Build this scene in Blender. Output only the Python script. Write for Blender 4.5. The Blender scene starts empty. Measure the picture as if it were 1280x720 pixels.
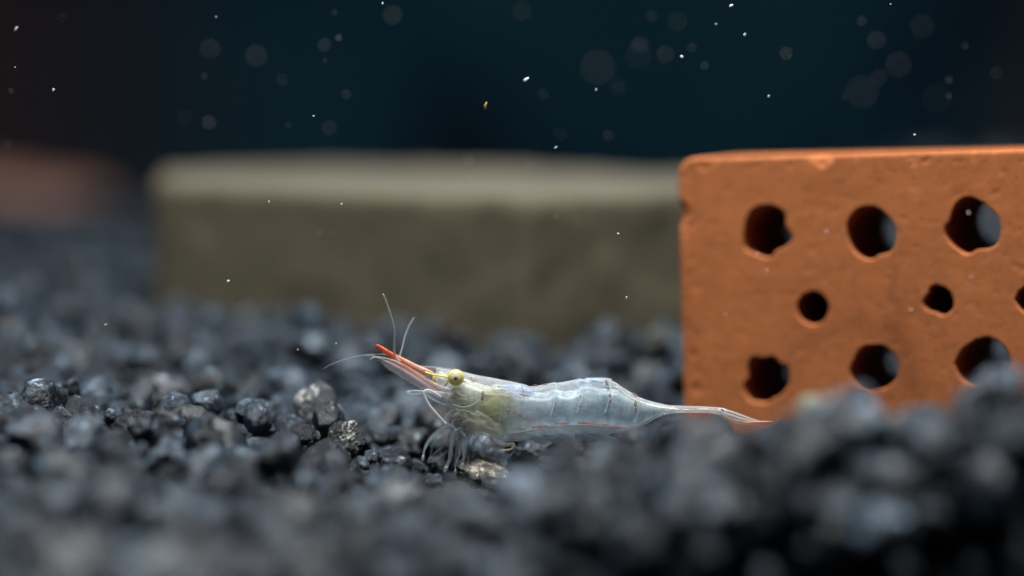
import bpy, bmesh, math, random
import numpy as np
from mathutils import Vector, Matrix, Euler, noise

random.seed(7); np.random.seed(7)
MM = 0.001
S = bpy.context.scene
COL = S.collection

# ------------------------------------------------------------------ camera
FPX, HOR = 4200.0, -60.0            # focal length in photo pixels, row of the horizon
CAM = Vector((0.0, -300.0, 45.0))   # millimetres
PITCH = math.atan2(360.0 - HOR, FPX)
cd = bpy.data.cameras.new('camera'); cam = bpy.data.objects.new('camera', cd); COL.objects.link(cam)
cam.location = CAM * MM
cam.rotation_euler = (math.pi / 2 - PITCH, 0, 0)
cd.sensor_width = 36.0
cd.lens = 36.0 * FPX / 1280.0
cd.clip_start, cd.clip_end = 0.01, 10.0
cd.dof.use_dof = True
cd.dof.focus_distance = 0.3018
cd.dof.aperture_fstop = 7.9
S.camera = cam

# ------------------------------------------------------------------ world and lamp
w = bpy.data.worlds.new('World'); S.world = w; w.use_nodes = True
bg = w.node_tree.nodes['Background']
bg.inputs['Color'].default_value = (0.45, 0.62, 0.80, 1)
bg.inputs['Strength'].default_value = 0.035
ld = bpy.data.lights.new('aquarium_lamp', 'AREA'); lamp = bpy.data.objects.new('aquarium_lamp', ld); COL.objects.link(lamp)
ld.shape = 'RECTANGLE'; ld.size, ld.size_y = 0.24, 0.09
ld.energy = 2.1; ld.color = (1.0, 1.0, 0.98)
lamp.location = (0.0, -0.026, 0.25)
lamp.rotation_euler = (math.radians(3), 0, 0)

S.view_settings.view_transform = 'Standard'; S.view_settings.look = 'None'
S.view_settings.exposure = 0.0; S.view_settings.gamma = 1.0
S.view_settings.use_curve_mapping = False
S.render.engine = 'CYCLES'
S.cycles.use_adaptive_sampling = False
S.cycles.use_denoising = True
S.cycles.max_bounces = 12; S.cycles.transparent_max_bounces = 24
S.cycles.caustics_reflective = False; S.cycles.caustics_refractive = False

# ------------------------------------------------------------------ pixel -> place
CF = Vector((0, math.cos(PITCH), -math.sin(PITCH))); CU = Vector((0, math.sin(PITCH), math.cos(PITCH)))
def ray(px, py):
    return CF + Vector((1, 0, 0)) * ((px - 640) / FPX) + CU * ((360 - py) / FPX)
def P(px, py, Y=0.0):
    """point (mm) seen at photo pixel px,py that stands at depth Y"""
    d = ray(px, py); return CAM + d * ((Y - CAM.y) / d.y)
def proj(x, y, z):
    """arrays of mm -> photo pixels and depth"""
    dx, dy, dz = x - CAM.x, y - CAM.y, z - CAM.z
    f = dy * CF.y + dz * CF.z; u = dy * CU.y + dz * CU.z
    return 640 + FPX * dx / f, 360 - FPX * u / f, f

# ------------------------------------------------------------------ object helpers
def mesh_obj(name, verts, faces, mat, parent=None, smooth=True, link=True):
    """verts in world millimetres"""
    me = bpy.data.meshes.new(name)
    me.from_pydata([tuple(c * MM for c in v) for v in verts], [], faces)
    if smooth: me.polygons.foreach_set('use_smooth', [True] * len(me.polygons))
    me.materials.append(mat); me.update()
    o = bpy.data.objects.new(name, me)
    if link: COL.objects.link(o)
    if parent is not None: set_parent(o, parent)
    return o
def set_parent(o, parent):
    o.parent = parent
    m = Matrix.Identity(4); q = parent
    chain = []
    while q is not None: chain.append(q); q = q.parent
    for q in reversed(chain):
        m = m @ q.matrix_parent_inverse @ q.matrix_basis
    o.matrix_parent_inverse = m.inverted()
def tag(o, label=None, cat=None, group=None, kind=None):
    if label: o['label'] = label
    if cat: o['category'] = cat
    if group: o['group'] = group
    if kind: o['kind'] = kind
    return o
def tube(points, radii, sides=8, cap=True):
    """tapered tube through points (mm)"""
    pts = [Vector(p) for p in points]; n = len(pts); V = []; F = []
    up = Vector((0, 1, 0))
    for i, p in enumerate(pts):
        t = (pts[min(i + 1, n - 1)] - pts[max(i - 1, 0)]).normalized()
        a = t.cross(up)
        if a.length < 1e-4: a = t.cross(Vector((1, 0, 0)))
        a.normalize(); b = t.cross(a)
        r = radii[i] if hasattr(radii, '__len__') else radii
        for k in range(sides):
            an = 2 * math.pi * k / sides
            V.append(p + (a * math.cos(an) + b * math.sin(an)) * r)
    for i in range(n - 1):
        for k in range(sides):
            k2 = (k + 1) % sides
            F.append((i * sides + k, i * sides + k2, (i + 1) * sides + k2, (i + 1) * sides + k))
    if cap:
        F.append(tuple(range(sides))[::-1]); F.append(tuple((n - 1) * sides + k for k in range(sides)))
    return V, F
def spline(pts, n=40):
    """Catmull-Rom through points of any dimension"""
    P_ = [np.array(p, float) for p in pts]; P_ = [2 * P_[0] - P_[1]] + P_ + [2 * P_[-1] - P_[-2]]
    out = []; m = len(P_) - 3
    for i in range(n):
        t = i / (n - 1) * m; k = min(int(t), m - 1); t -= k
        p0, p1, p2, p3 = P_[k:k + 4]
        out.append(0.5 * (2 * p1 + (p2 - p0) * t + (2 * p0 - 5 * p1 + 4 * p2 - p3) * t * t + (3 * p1 - p0 - 3 * p2 + p3) * t ** 3))
    return out
def join(parts):
    V = []; F = []
    for v, f in parts:
        b = len(V); V += list(v); F += [tuple(i + b for i in q) for q in f]
    return V, F

# ------------------------------------------------------------------ materials
def new_mat(name):
    m = bpy.data.materials.new(name); m.use_nodes = True; nt = m.node_tree; nt.nodes.clear()
    out = nt.nodes.new('ShaderNodeOutputMaterial'); return m, nt, out
class N:
    """tiny node helper"""
    def __init__(s, nt): s.nt = nt
    def __call__(s, typ, ins=None, **props):
        n = s.nt.nodes.new('ShaderNode' + typ)
        for k, v in props.items(): setattr(n, k, v)
        for k, v in (ins or {}).items():
            i = n.inputs[k]
            if isinstance(v, bpy.types.NodeSocket): s.nt.links.new(v, i)
            else: i.default_value = v
        return n
    def ramp(s, fac, stops, interp='LINEAR'):
        n = s.nt.nodes.new('ShaderNodeValToRGB'); n.color_ramp.interpolation = interp
        e = n.color_ramp.elements
        while len(e) < len(stops): e.new(0.5)
        for q, (p, c) in zip(e, stops):
            q.position = p; q.color = (*c, 1) if len(c) == 3 else c
        s.nt.links.new(fac, n.inputs[0]); return n.outputs[0]
    def mixc(s, f, a, b, mode='MIX'):
        n = s.nt.nodes.new('ShaderNodeMix'); n.data_type = 'RGBA'; n.blend_type = mode
        for i, v in ((0, f), (6, a), (7, b)):
            if isinstance(v, bpy.types.NodeSocket): s.nt.links.new(v, n.inputs[i])
            else: n.inputs[i].default_value = v if i == 0 else (*v, 1)
        return n.outputs[2]
    def math(s, op, a, b=None, c=None, clamp=False):
        n = s.nt.nodes.new('ShaderNodeMath'); n.operation = op; n.use_clamp = clamp
        for i, v in enumerate((a, b, c)):
            if v is None: continue
            if isinstance(v, bpy.types.NodeSocket): s.nt.links.new(v, n.inputs[i])
            else: n.inputs[i].default_value = v
        return n.outputs[0]

def stone_material(name, dark, mid, light, light_at=0.66, rough=0.42, patch=None):
    m, nt, out = new_mat(name); n = N(nt)
    tc = n('TexCoord').outputs['Object']
    geo = n('NewGeometry'); oi = n('ObjectInfo')
    rnd = n.math('FRACT', n.math('ADD', geo.outputs['Random Per Island'], oi.outputs['Random']))
    sh = n('VectorMath', {0: tc, 1: n('CombineXYZ', {0: rnd, 1: rnd, 2: 0.0}).outputs[0]}, operation='ADD').outputs[0]
    n1 = n('TexNoise', {'Vector': sh, 'Scale': 900.0, 'Detail': 6.0, 'Roughness': 0.62}).outputs[0]
    n2 = n('TexNoise', {'Vector': sh, 'Scale': 2600.0, 'Detail': 5.0, 'Roughness': 0.75}).outputs[0]
    col = n.ramp(n1, [(0.34, dark), (0.54, mid), (light_at + 0.1, light)])
    tint = n.ramp(rnd, [(0.0, (0.25, 0.28, 0.32)), (0.35, (0.60, 0.67, 0.75)), (0.62, (1.05, 1.15, 1.25)), (0.84, (1.45, 1.55, 1.62)), (0.96, (1.8, 1.85, 1.8)), (1.0, (2.6, 2.5, 2.2))])
    col = n.mixc(1.0, col, tint, 'MULTIPLY')
    n6 = n('TexNoise', {'Vector': sh, 'Scale': 1700.0, 'Detail': 2.0, 'Roughness': 0.6}).outputs[0]
    fleck = n.ramp(n6, [(0.62, (0, 0, 0)), (0.70, (1, 1, 1))])
    col = n.mixc(fleck, col, tuple(min(0.6, v * 1.8) for v in light))      # crystal flecks, their glint put into the colour
    if patch:
        pn = n('TexNoise', {'Vector': tc, 'Scale': patch[1], 'Detail': 6.0, 'Roughness': 0.75, 'Distortion': 1.2}).outputs[0]
        col = n.mixc(n.ramp(pn, [(patch[2], (0, 0, 0)), (patch[2] + 0.06, (1, 1, 1))]), col, patch[0])
    rg = n.math('SUBTRACT', n.math('MULTIPLY_ADD', n2, 0.7, rough - 0.32), n.math('MULTIPLY', fleck, 0.2))
    bmp = n('Bump', {'Height': n.math('ADD', n.math('MULTIPLY', n1, 0.7), n.math('MULTIPLY', n2, 0.45)), 'Strength': 1.0, 'Distance': 0.0007}).outputs[0]
    b = n('BsdfPrincipled', {'Base Color': col, 'Roughness': rg, 'Specular IOR Level': 0.5, 'Normal': bmp})
    nt.links.new(b.outputs[0], out.inputs[0]); return m
MAT_STONE = stone_material('black_gravel', (0.004, 0.006, 0.009), (0.0140, 0.0220, 0.033), (0.110, 0.155, 0.198), rough=0.32)
MAT_STONE_WHITE = stone_material('black_gravel_white_patch', (0.012, 0.014, 0.017), (0.035, 0.040, 0.047), (0.10, 0.11, 0.12), patch=((0.60, 0.60, 0.57), 420.0, 0.545))
MAT_STONE_BROWN = stone_material('dark_gravel_brown_streaks', (0.02, 0.018, 0.016), (0.085, 0.075, 0.066), (0.36, 0.31, 0.25), light_at=0.55, rough=0.55, patch=((0.58, 0.50, 0.40), 1100.0, 0.60))
MAT_STONE_YELLOW = stone_material('pale_gravel', (0.05, 0.05, 0.04), (0.11, 0.11, 0.085), (0.20, 0.20, 0.15))

def clay_material(name, a, b, dark, scale=1.0, lit_top=None, mottle=0.75):
    m, nt, out = new_mat(name); n = N(nt)
    tc = n('TexCoord').outputs['Object']
    n1 = n('TexNoise', {'Vector': tc, 'Scale': 120.0 * scale, 'Detail': 7.0, 'Roughness': 0.62}).outputs[0]
    n2 = n('TexNoise', {'Vector': tc, 'Scale': 900.0 * scale, 'Detail': 5.0, 'Roughness': 0.7}).outputs[0]
    n3 = n('TexNoise', {'Vector': tc, 'Scale': 330.0 * scale, 'Detail': 4.0, 'Roughness': 0.6}).outputs[0]
    col = n.ramp(n1, [(0.30, a), (0.70, b)])
    col = n.mixc(n.ramp(n3, [(0.60, (0, 0, 0)), (0.80, (0.75, 0.75, 0.75))]), col, dark)
    col = n.mixc(0.35, col, n.ramp(n2, [(0.3, dark), (0.72, b)]))
    n4 = n('TexNoise', {'Vector': tc, 'Scale': 75.0 * scale, 'Detail': 5.0, 'Roughness': 0.7, 'Distortion': 1.0}).outputs[0]
    col = n.mixc(n.ramp(n4, [(0.50, (0, 0, 0)), (0.72, (mottle,) * 3)]), col, tuple(0.55 * v for v in a))
    n5 = n('TexNoise', {'Vector': tc, 'Scale': 1900.0 * scale, 'Detail': 2.0}).outputs[0]
    col = n.mixc(n.ramp(n5, [(0.66, (0, 0, 0)), (0.74, (0.8, 0.8, 0.8))]), col, tuple(0.35 * v for v in a))
    if lit_top:      # light on the upper face painted as a paler colour, ragged edge
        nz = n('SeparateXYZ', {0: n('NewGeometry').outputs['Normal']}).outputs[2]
        col = n.mixc(n.ramp(n.math('ADD', nz, n.math('MULTIPLY', n.math('SUBTRACT', n3, 0.5), 0.7)), [(0.75, (0, 0, 0)), (1.0, (1, 1, 1))]), col, lit_top)
    h = n.math('ADD', n.math('MULTIPLY', n2, 0.5), n3)
    bmp = n('Bump', {'Height': h, 'Strength': 0.10, 'Distance': 0.0003}).outputs[0]
    bs = n('BsdfPrincipled', {'Base Color': col, 'Roughness': 0.82, 'Specular IOR Level': 0.25, 'Normal': bmp})
    nt.links.new(bs.outputs[0], out.inputs[0]); return m
MAT_CLAY = clay_material('terracotta', (0.375, 0.116, 0.036), (0.48, 0.158, 0.051), (0.21, 0.068, 0.026))
MAT_CLAY_PINK = clay_material('pink_terracotta', (0.27, 0.145, 0.115), (0.32, 0.175, 0.138), (0.20, 0.115, 0.092))
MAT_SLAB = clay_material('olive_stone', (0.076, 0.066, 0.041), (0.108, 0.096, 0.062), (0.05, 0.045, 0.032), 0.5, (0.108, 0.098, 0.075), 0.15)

def plain(name, col, rough=0.9):
    m, nt, out = new_mat(name); n = N(nt)
    tc = n('TexCoord').outputs['Object']
    f = n('TexNoise', {'Vector': tc, 'Scale': 14.0, 'Detail': 3.0}).outputs[0]
    c = n.mixc(f, tuple(v * 0.6 for v in col), tuple(v * 1.4 for v in col))
    b = n('BsdfPrincipled', {'Base Color': c, 'Roughness': rough, 'Specular IOR Level': 0.1})
    nt.links.new(b.outputs[0], out.inputs[0]); return m
def backing():
    m, nt, out = new_mat('painted_haze_backing'); n = N(nt)
    tc = n('TexCoord').outputs['Object']
    f1 = n('TexNoise', {'Vector': tc, 'Scale': 16.0, 'Detail': 4.0, 'Roughness': 0.55, 'Distortion': 0.6}).outputs[0]
    sx = n('SeparateXYZ', {0: tc}).outputs[0]
    f2 = n.math('ADD', n.math('MULTIPLY', n.math('ABSOLUTE', n.math('SUBTRACT', sx, 0.012)), 6.0), n.math('MULTIPLY', f1, 0.5))     # browner towards both ends
    c = n.ramp(f1, [(0.30, (0.0006, 0.0030, 0.0085)), (0.50, (0.0014, 0.0150, 0.0250)), (0.70, (0.0045, 0.0230, 0.0320))])  # uneven water haze and teal glow painted into the backing colour
    c = n.mixc(n.ramp(f2, [(0.62, (0, 0, 0)), (0.95, (0.85, 0.85, 0.85))]), c, (0.0230, 0.0100, 0.0090))
    b = n('BsdfPrincipled', {'Base Color': c, 'Roughness': 0.9, 'Specular IOR Level': 0.1})
    nt.links.new(b.outputs[0], out.inputs[0]); return m
MAT_BACK = backing()
MAT_BED = plain('dark_bed', (0.008, 0.009, 0.011))

# ------------------------------------------------------------------ the bed of the tank (mm), height by (pixel column, depth)
PXC = np.array([-250, 100, 300, 450, 600, 750, 900, 1060, 1180, 1280, 1530.])
YR = np.array([-80, -66, -54, -38, -16, 0, 20, 45, 100, 130, 170, 300.])
HT = np.array([
    [1.0, 0.5, 0.0, -1.0, -1.5, 0.0, 2.0, 4.0, 5.0, 6.0, 6.0],
    [1.2, 0.8, 0.4, 0.0, 0.0, 2.5, 5.0, 6.0, 7.0, 8.0, 8.0],
    [2.0, 1.5, 1.0, 0.5, 0.9, 4.0, 5.7, 7.0, 7.9, 9.8, 9.8],
    [3.0, 2.6, 2.0, 1.0, 1.6, 5.4, 6.9, 8.4, 8.5, 11.2, 11.2],
    [4.0, 3.6, 2.4, 0.0, -2.6, -1.2, 0.6, 1.6, 2.6, 3.6, 3.6],
    [4.7, 4.2, 2.6, 0.7, -2.4, -2.4, -2.0, -1.0, 0.0, 1.0, 1.0],
    [4.6, 4.0, 2.8, 1.6, 0.2, -0.8, -1.0, -2.0, -2.0, -2.0, -2.0],
    [6.2, 5.8, 5.4, 5.0, 4.8, 4.8, 4.6, 1.0, 1.0, 1.0, 1.0],
    [7.0, 6.4, 5.4, 5.0, 5.0, 5.0, 4.8, 5.0, 7.0, 8.0, 8.0],
    [9.0, 7.4, 5.0, 5.0, 5.0, 5.0, 5.0, 9.0, 11.5, 12.0, 12.0],
    [9.0, 6.0, 4.0, 4.0, 4.0, 4.0, 5.0, 10.0, 13.0, 13.5, 13.5],
    [3.0, 2.0, 2.0, 2.0, 2.0, 2.0, 3.0, 9.0, 11.0, 11.0, 11.0]])
def smooth(t): return t * t * (3 - 2 * t)
def bed(x, y):
    x = np.asarray(x, float); y = np.asarray(y, float)
    px = np.clip(640 + FPX * x / (y + 300.0), PXC[0], PXC[-1]); yy = np.clip(y, YR[0], YR[-1])
    i = np.clip(np.searchsorted(PXC, px) - 1, 0, len(PXC) - 2); j = np.clip(np.searchsorted(YR, yy) - 1, 0, len(YR) - 2)
    s = smooth((px - PXC[i]) / (PXC[i + 1] - PXC[i])); t = smooth((yy - YR[j]) / (YR[j + 1] - YR[j]))
    return (HT[j, i] * (1 - s) + HT[j, i + 1] * s) * (1 - t) + (HT[j + 1, i] * (1 - s) + HT[j + 1, i + 1] * s) * t
def front(x):
    """depth at which the gravel bank breaks off towards the camera"""
    return np.interp(x, [-40, -10, 3.5, 16, 40, 60], [-76, -65, -58.5, -55, -52, -51])

# sheet under the gravel: top surface, break-off and the tank floor in front of it
xs = np.linspace(-110, 110, 89); V = []; F = []
rows = []
for k in range(60):
    t = k / 59.0
    rows.append([(x, float(front(x)) + 4.0 + (300 - float(front(x)) - 4.0) * t ** 1.6) for x in xs])
for r in [0]:
    for x, y in rows[0]: V.append((x, y - 200, -22.0))
    for x, y in rows[0]: V.append((x, y + 7.0, -22.0))
for r in rows:
    for x, y in r: V.append((x, y, float(bed(x, y)) - 3.0))
nx = len(xs)
for j in range(len(rows) + 1):
    for i in range(nx - 1): F.append((j * nx + i, j * nx + i + 1, (j + 1) * nx + i + 1, (j + 1) * nx + i))
tag(mesh_obj('ground', V, F, MAT_BED), kind='structure')
# back of the tank
V, F = join([([(-260, 330, -40), (260, 330, -40), (260, 330, 240), (-260, 330, 240)], [(0, 1, 2, 3)])])
tag(mesh_obj('back_wall', V, F, MAT_BACK, smooth=False), kind='structure')

# ------------------------------------------------------------------ terracotta brick with holes
def cage(verts, faces, name='tmp'):
    me = bpy.data.meshes.new(name); me.from_pydata([tuple(v) for v in verts], [], faces); me.update()
    o = bpy.data.objects.new(name, me); COL.objects.link(o); return o
def evaluated_mesh(o):
    dg = bpy.context.evaluated_depsgraph_get(); dg.update()
    return bpy.data.meshes.new_from_object(o.evaluated_get(dg))
def rounded_box(L, D, H, rc, re):
    """box 0..L, 0..D, 0..H (mm): rc rounds the edges along Y, re the others"""
    bm = bmesh.new(); bmesh.ops.create_cube(bm, size=1.0)
    bmesh.ops.transform(bm, matrix=Matrix.Translation((L / 2, D / 2, H / 2)) @ Matrix.Diagonal((L, D, H, 1)), verts=bm.verts)
    e = [q for q in bm.edges if abs((q.verts[0].co - q.verts[1].co).normalized().y) > 0.9]
    bmesh.ops.bevel(bm, geom=e, offset=rc, segments=6, affect='EDGES', profile=0.5)
    e = [q for q in bm.edges if abs(q.verts[0].co.y - q.verts[1].co.y) < 1e-5 and len(q.link_faces) == 2 and q.calc_face_angle(0) > 1.0]
    bmesh.ops.bevel(bm, geom=e, offset=re, segments=4, affect='EDGES', profile=0.5)
    me = bpy.data.meshes.new('box'); bm.to_mesh(me); bm.free()
    o = bpy.data.objects.new('box', me); COL.objects.link(o); return o
def brick_mesh(L, D, H, holes, rc=1.7, re=0.4, voxel=0.16, rough=0.012, seed=0.0, chips=()):
    """holes: list of (centre x, centre z, [(radius by angle)...]) in brick millimetres"""
    o = rounded_box(L, D, H, rc, re); cut = []
    for cx, cz, rad in holes:
        n = len(rad); mean = sum(rad) / n; V = []; F = []
        for dy, mix in ((-1.0, 1.0), (0.7, 1.0), (2.4, 0.25), (5.0, 0.0), (D + 1.0, 0.0)):
            for k in range(n):
                a = 2 * math.pi * k / n; r = rad[k] * mix + mean * (1.10 if dy < 8 else 0.98) * (1 - mix)
                V.append((cx + r * math.cos(a), dy, cz + r * math.sin(a)))
        for j in range(4):
            for k in range(n):
                k2 = (k + 1) % n; F.append((j * n + k, (j + 1) * n + k, (j + 1) * n + k2, j * n + k2))
        F.append(tuple(range(n))); F.append(tuple(4 * n + k for k in range(n))[::-1])
        cut.append((V, F))
    tmp = [o]
    if cut:
        c = cage(*join(cut)); tmp.append(c)
        bm = bmesh.new(); bm.from_mesh(c.data); bmesh.ops.recalc_face_normals(bm, faces=bm.faces); bm.to_mesh(c.data); bm.free()
        b = o.modifiers.new('b', 'BOOLEAN'); b.object = c; b.operation = 'DIFFERENCE'; b.solver = 'EXACT'
    r = o.modifiers.new('r', 'REMESH'); r.mode = 'VOXEL'; r.voxel_size = voxel
    me = evaluated_mesh(o)
    for q in tmp: bpy.data.objects.remove(q)
    nv = len(me.vertices); co = np.empty(nv * 3); me.vertices.foreach_get('co', co); co = co.reshape(-1, 3)
    no = np.empty(nv * 3); me.vertices.foreach_get('normal', no); no = no.reshape(-1, 3)
    d = np.empty(nv)
    for i in range(nv):
        p = Vector(co[i]) + Vector((seed, seed, 0))
        v = noise.fractal(p * 0.55, 0.9, 2.0, 4) * rough + noise.noise(p * 0.16) * rough * 1.2
        q = noise.fractal(p * 0.9 + Vector((9, 3, 1)), 1.0, 2.0, 3)
        edge = min(abs(co[i][0]), 9) < 1.6 or co[i][2] > H - 1.2
        if q > 0.25: v -= (q - 0.25) * (0.22 if edge else 0.05)
        d[i] = v
    for (cx, cy, cz, r, dep) in chips:
        q = np.sqrt(((co - np.array((cx, cy, cz))) ** 2).sum(1)) / r
        d -= dep * np.clip(1 - q, 0, 1) ** 0.7
    co = co + no * d[:, None]
    me.vertices.foreach_set('co', (co * MM).ravel()); me.polygons.foreach_set('use_smooth', [True] * len(me.polygons)); me.update()
    return me
TL = P(846, 197, 19.0)                                           # upper corner of the brick face
yaw, roll, lean = math.radians(-19.2), math.radians(-2.6), math.radians(-2.7)
BH, BL, BD = 27.0, 46.0, 16.0
BR = Matrix.Rotation(yaw, 4, 'Z') @ Matrix.Rotation(roll, 4, 'Y') @ Matrix.Rotation(lean, 4, 'X')
BM_ = Matrix.Translation(TL) @ BR @ Matrix.Translation((0, 0, -BH))   # brick mm -> world mm
BI = BM_.inverted()
def on_face(px, py):
    o = BI @ CAM; d = BI.to_3x3() @ ray(px, py); t = -o.y / d.y; q = o + d * t; return q.x, q.z
def zoomed(x0, y0, k, pts): return [(x0 + a / k, y0 + b / k) for a, b in pts]
POLY = [
    zoomed(900, 220, 5.333, [(215, 225), (370, 205), (425, 250), (432, 340), (480, 420), (440, 460), (370, 490), (340, 540), (250, 520), (165, 480), (170, 350)]),
    zoomed(900, 220, 5.333, [(930, 215), (1050, 215), (1110, 270), (1160, 330), (1170, 430), (1140, 500), (1060, 520), (1010, 555), (930, 530), (870, 450), (850, 380), (860, 290)]),
    zoomed(1100, 220, 3.6, [(385, 95), (440, 110), (490, 150), (530, 190), (540, 250), (520, 310), (440, 325), (395, 350), (340, 320), (290, 235), (320, 200), (330, 150)]),
    [(1016 + 19 * math.cos(a / 12 * 6.283), 385 + 20 * math.sin(a / 12 * 6.283)) for a in range(12)],
    zoomed(1100, 220, 3.6, [(235, 495), (290, 505), (325, 560), (330, 585), (290, 625), (250, 610), (195, 575), (220, 530)]),
    zoomed(1100, 220, 3.6, [(660, 500), (612, 555), (630, 590), (660, 615), (720, 610), (745, 555), (705, 505)]),
    zoomed(900, 400, 5.14, [(205, 235), (270, 250), (350, 240), (380, 290), (430, 290), (445, 370), (420, 440), (340, 500), (295, 530), (250, 520), (215, 530), (150, 425), (190, 370)]),
    zoomed(900, 400, 5.14, [(900, 185), (1060, 175), (1110, 215), (1140, 260), (1130, 370), (1080, 420), (1010, 445), (970, 465), (900, 440), (860, 390), (835, 330), (870, 250)]),
    zoomed(1080, 400, 4.5, [(515, 250), (590, 140), (730, 110), (790, 160), (820, 260), (800, 330), (700, 370), (560, 340)]),
    [(1348 + 33 * math.cos(a / 12 * 6.283), 277 + 33 * math.sin(a / 12 * 6.283)) for a in range(12)],
    [(1352 + 32 * math.cos(a / 12 * 6.283), 448 + 32 * math.sin(a / 12 * 6.283)) for a in range(12)]]
holes = []
for poly in POLY:
    q = [on_face(*p) for p in poly]
    cx = sum(p[0] for p in q) / len(q); cz = sum(p[1] for p in q) / len(q)
    th = np.array([math.atan2(p[1] - cz, p[0] - cx) for p in q]); rr = np.array([math.hypot(p[0] - cx, p[1] - cz) for p in q])
    o_ = np.argsort(th); th, rr = th[o_], rr[o_]
    an = np.linspace(0, 2 * math.pi, 40, endpoint=False); an = np.where(an > math.pi, an - 2 * math.pi, an)
    holes.append((cx, cz, list(np.interp(an, th, rr, period=2 * math.pi) + 0.06)))
bx_, bz_ = on_face(1026, 196)
cx2, cz2 = on_face(845, 268)
brick = bpy.data.objects.new('brick', brick_mesh(BL, BD, BH, holes, chips=[(bx_, 0.2, bz_ + .6, 1.5, 0.45), (cx2, 0, cz2, 1.4, 0.5)]))
COL.objects.link(brick); brick.data.materials.append(MAT_CLAY)
brick.matrix_world = Matrix.Translation(TL * MM) @ BR @ Matrix.Translation((0, 0, -BH * MM))
tag(brick, 'orange terracotta brick pierced by round holes standing in the black gravel', 'brick')

# second, far terracotta block
far = bpy.data.objects.new('clay_block', brick_mesh(40, 20, 15, [(8, 7.5, [2.6] * 20), (17, 7.5, [2.6] * 20)], rc=3.0, re=2.0, voxel=0.8, rough=0.4, seed=31.0))
COL.objects.link(far); far.data.materials.append(MAT_CLAY_PINK)
q = P(-190, 246, 265.0)
far.matrix_world = Matrix.Translation(Vector((q.x, q.y, q.z - 9.5)) * MM) @ Matrix.Rotation(math.radians(-14), 4, 'Z') @ Matrix.Rotation(math.radians(7), 4, 'Y')
tag(far, 'dull pink clay block half sunk in gravel far behind the shrimp', 'clay block')

# ------------------------------------------------------------------ olive stone slab
def slab():
    foot = [(657, 349), (190, 373), (200, 396), (440, 405), (890, 388), (890, 363)]
    pts = [((px - 640) / FPX * d, d - 300.0) for px, d in foot]
    top, bot = 19.6, -2.0
    bm = bmesh.new()
    a = [bm.verts.new((x, y, bot)) for x, y in pts]; b = [bm.verts.new((x, y, top)) for x, y in pts]
    bm.faces.new(a); bm.faces.new(b[::-1])
    for i in range(len(pts)):
        j = (i + 1) % len(pts); bm.faces.new((a[j], a[i], b[i], b[j]))
    bmesh.ops.recalc_face_normals(bm, faces=bm.faces)
    bmesh.ops.bevel(bm, geom=list(bm.edges), offset=0.5, segments=3, affect='EDGES', profile=0.5)
    me = bpy.data.meshes.new('s'); bm.to_mesh(me); bm.free()
    o = bpy.data.objects.new('s', me); COL.objects.link(o)
    r = o.modifiers.new('r', 'REMESH'); r.mode = 'VOXEL'; r.voxel_size = 1.0
    me = evaluated_mesh(o); bpy.data.objects.remove(o)
    for v in me.vertices:
        v.co += v.normal * (noise.fractal(v.co * 0.12, 0.9, 2.0, 4) * 0.5)
        v.co *= MM
    me.polygons.foreach_set('use_smooth', [True] * len(me.polygons)); me.update()
    return me
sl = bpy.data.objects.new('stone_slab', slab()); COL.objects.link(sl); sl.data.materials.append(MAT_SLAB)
tag(sl, 'thick olive grey stone slab with lit top painted paler lying behind the shrimp', 'stone slab')

# ------------------------------------------------------------------ gravel
def ico(sub):
    bm = bmesh.new(); bmesh.ops.create_icosphere(bm, subdivisions=sub, radius=1.0)
    v = np.array([q.co[:] for q in bm.verts]); f = [tuple(x.index for x in q.verts) for q in bm.faces]; bm.free(); return v, f
ICO = {s: ico(s) for s in (1, 2, 3, 4, 5)}
def stone_shape(sub, seed):
    """unit stone: a ball cut by planes, then roughened"""
    rs = np.random.RandomState(seed); v = ICO[sub][0].copy()
    for k in range(rs.randint(8, 13)):
        nrm = rs.normal(size=3); nrm /= np.linalg.norm(nrm); off = rs.uniform(0.45, 0.85)
        e = v @ nrm - off; m = e > 0; v[m] -= np.outer(e[m] * 0.95, nrm)
    v *= rs.uniform(0.70, 1.22, size=3)
    amp = 0.10
    if sub >= 2:
        out = np.empty_like(v)
        for i, p in enumerate(v):
            q = Vector(p) * 1.7 + Vector((seed * 3.1, seed * 1.7, 0))
            d = noise.fractal(q, 0.8, 2.1, 5 if sub > 3 else 2) * amp
            if sub > 3:
                d -= max(0, 0.10 - abs(noise.noise(q * 1.6))) * 0.5 - noise.fractal(q * 6, 0.7, 2.0, 3) * 0.025
            out[i] = p * (1 + d)
        v = out
        if sub > 2:                       # small chips knocked off the corners
            for k in range(16):
                nrm = rs.normal(size=3); nrm /= np.linalg.norm(nrm); e = v @ nrm; e -= np.quantile(e, rs.uniform(0.93, 0.985)); m = e > 0
                v[m] -= np.outer(e[m] * 0.9, nrm)
            for i, p in enumerate(v):
                v[i] = p * (1 + noise.fractal(Vector(p) * 5.5 + Vector((seed, 0, 0)), 0.75, 2.2, 4 if sub > 3 else 1) * (0.06 if sub > 3 else 0.04))
    return v
NV = 12
SHAPE = {s: [stone_shape(s, 100 + k) for k in range(NV)] for s in (1, 2, 3, 4)}

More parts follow.
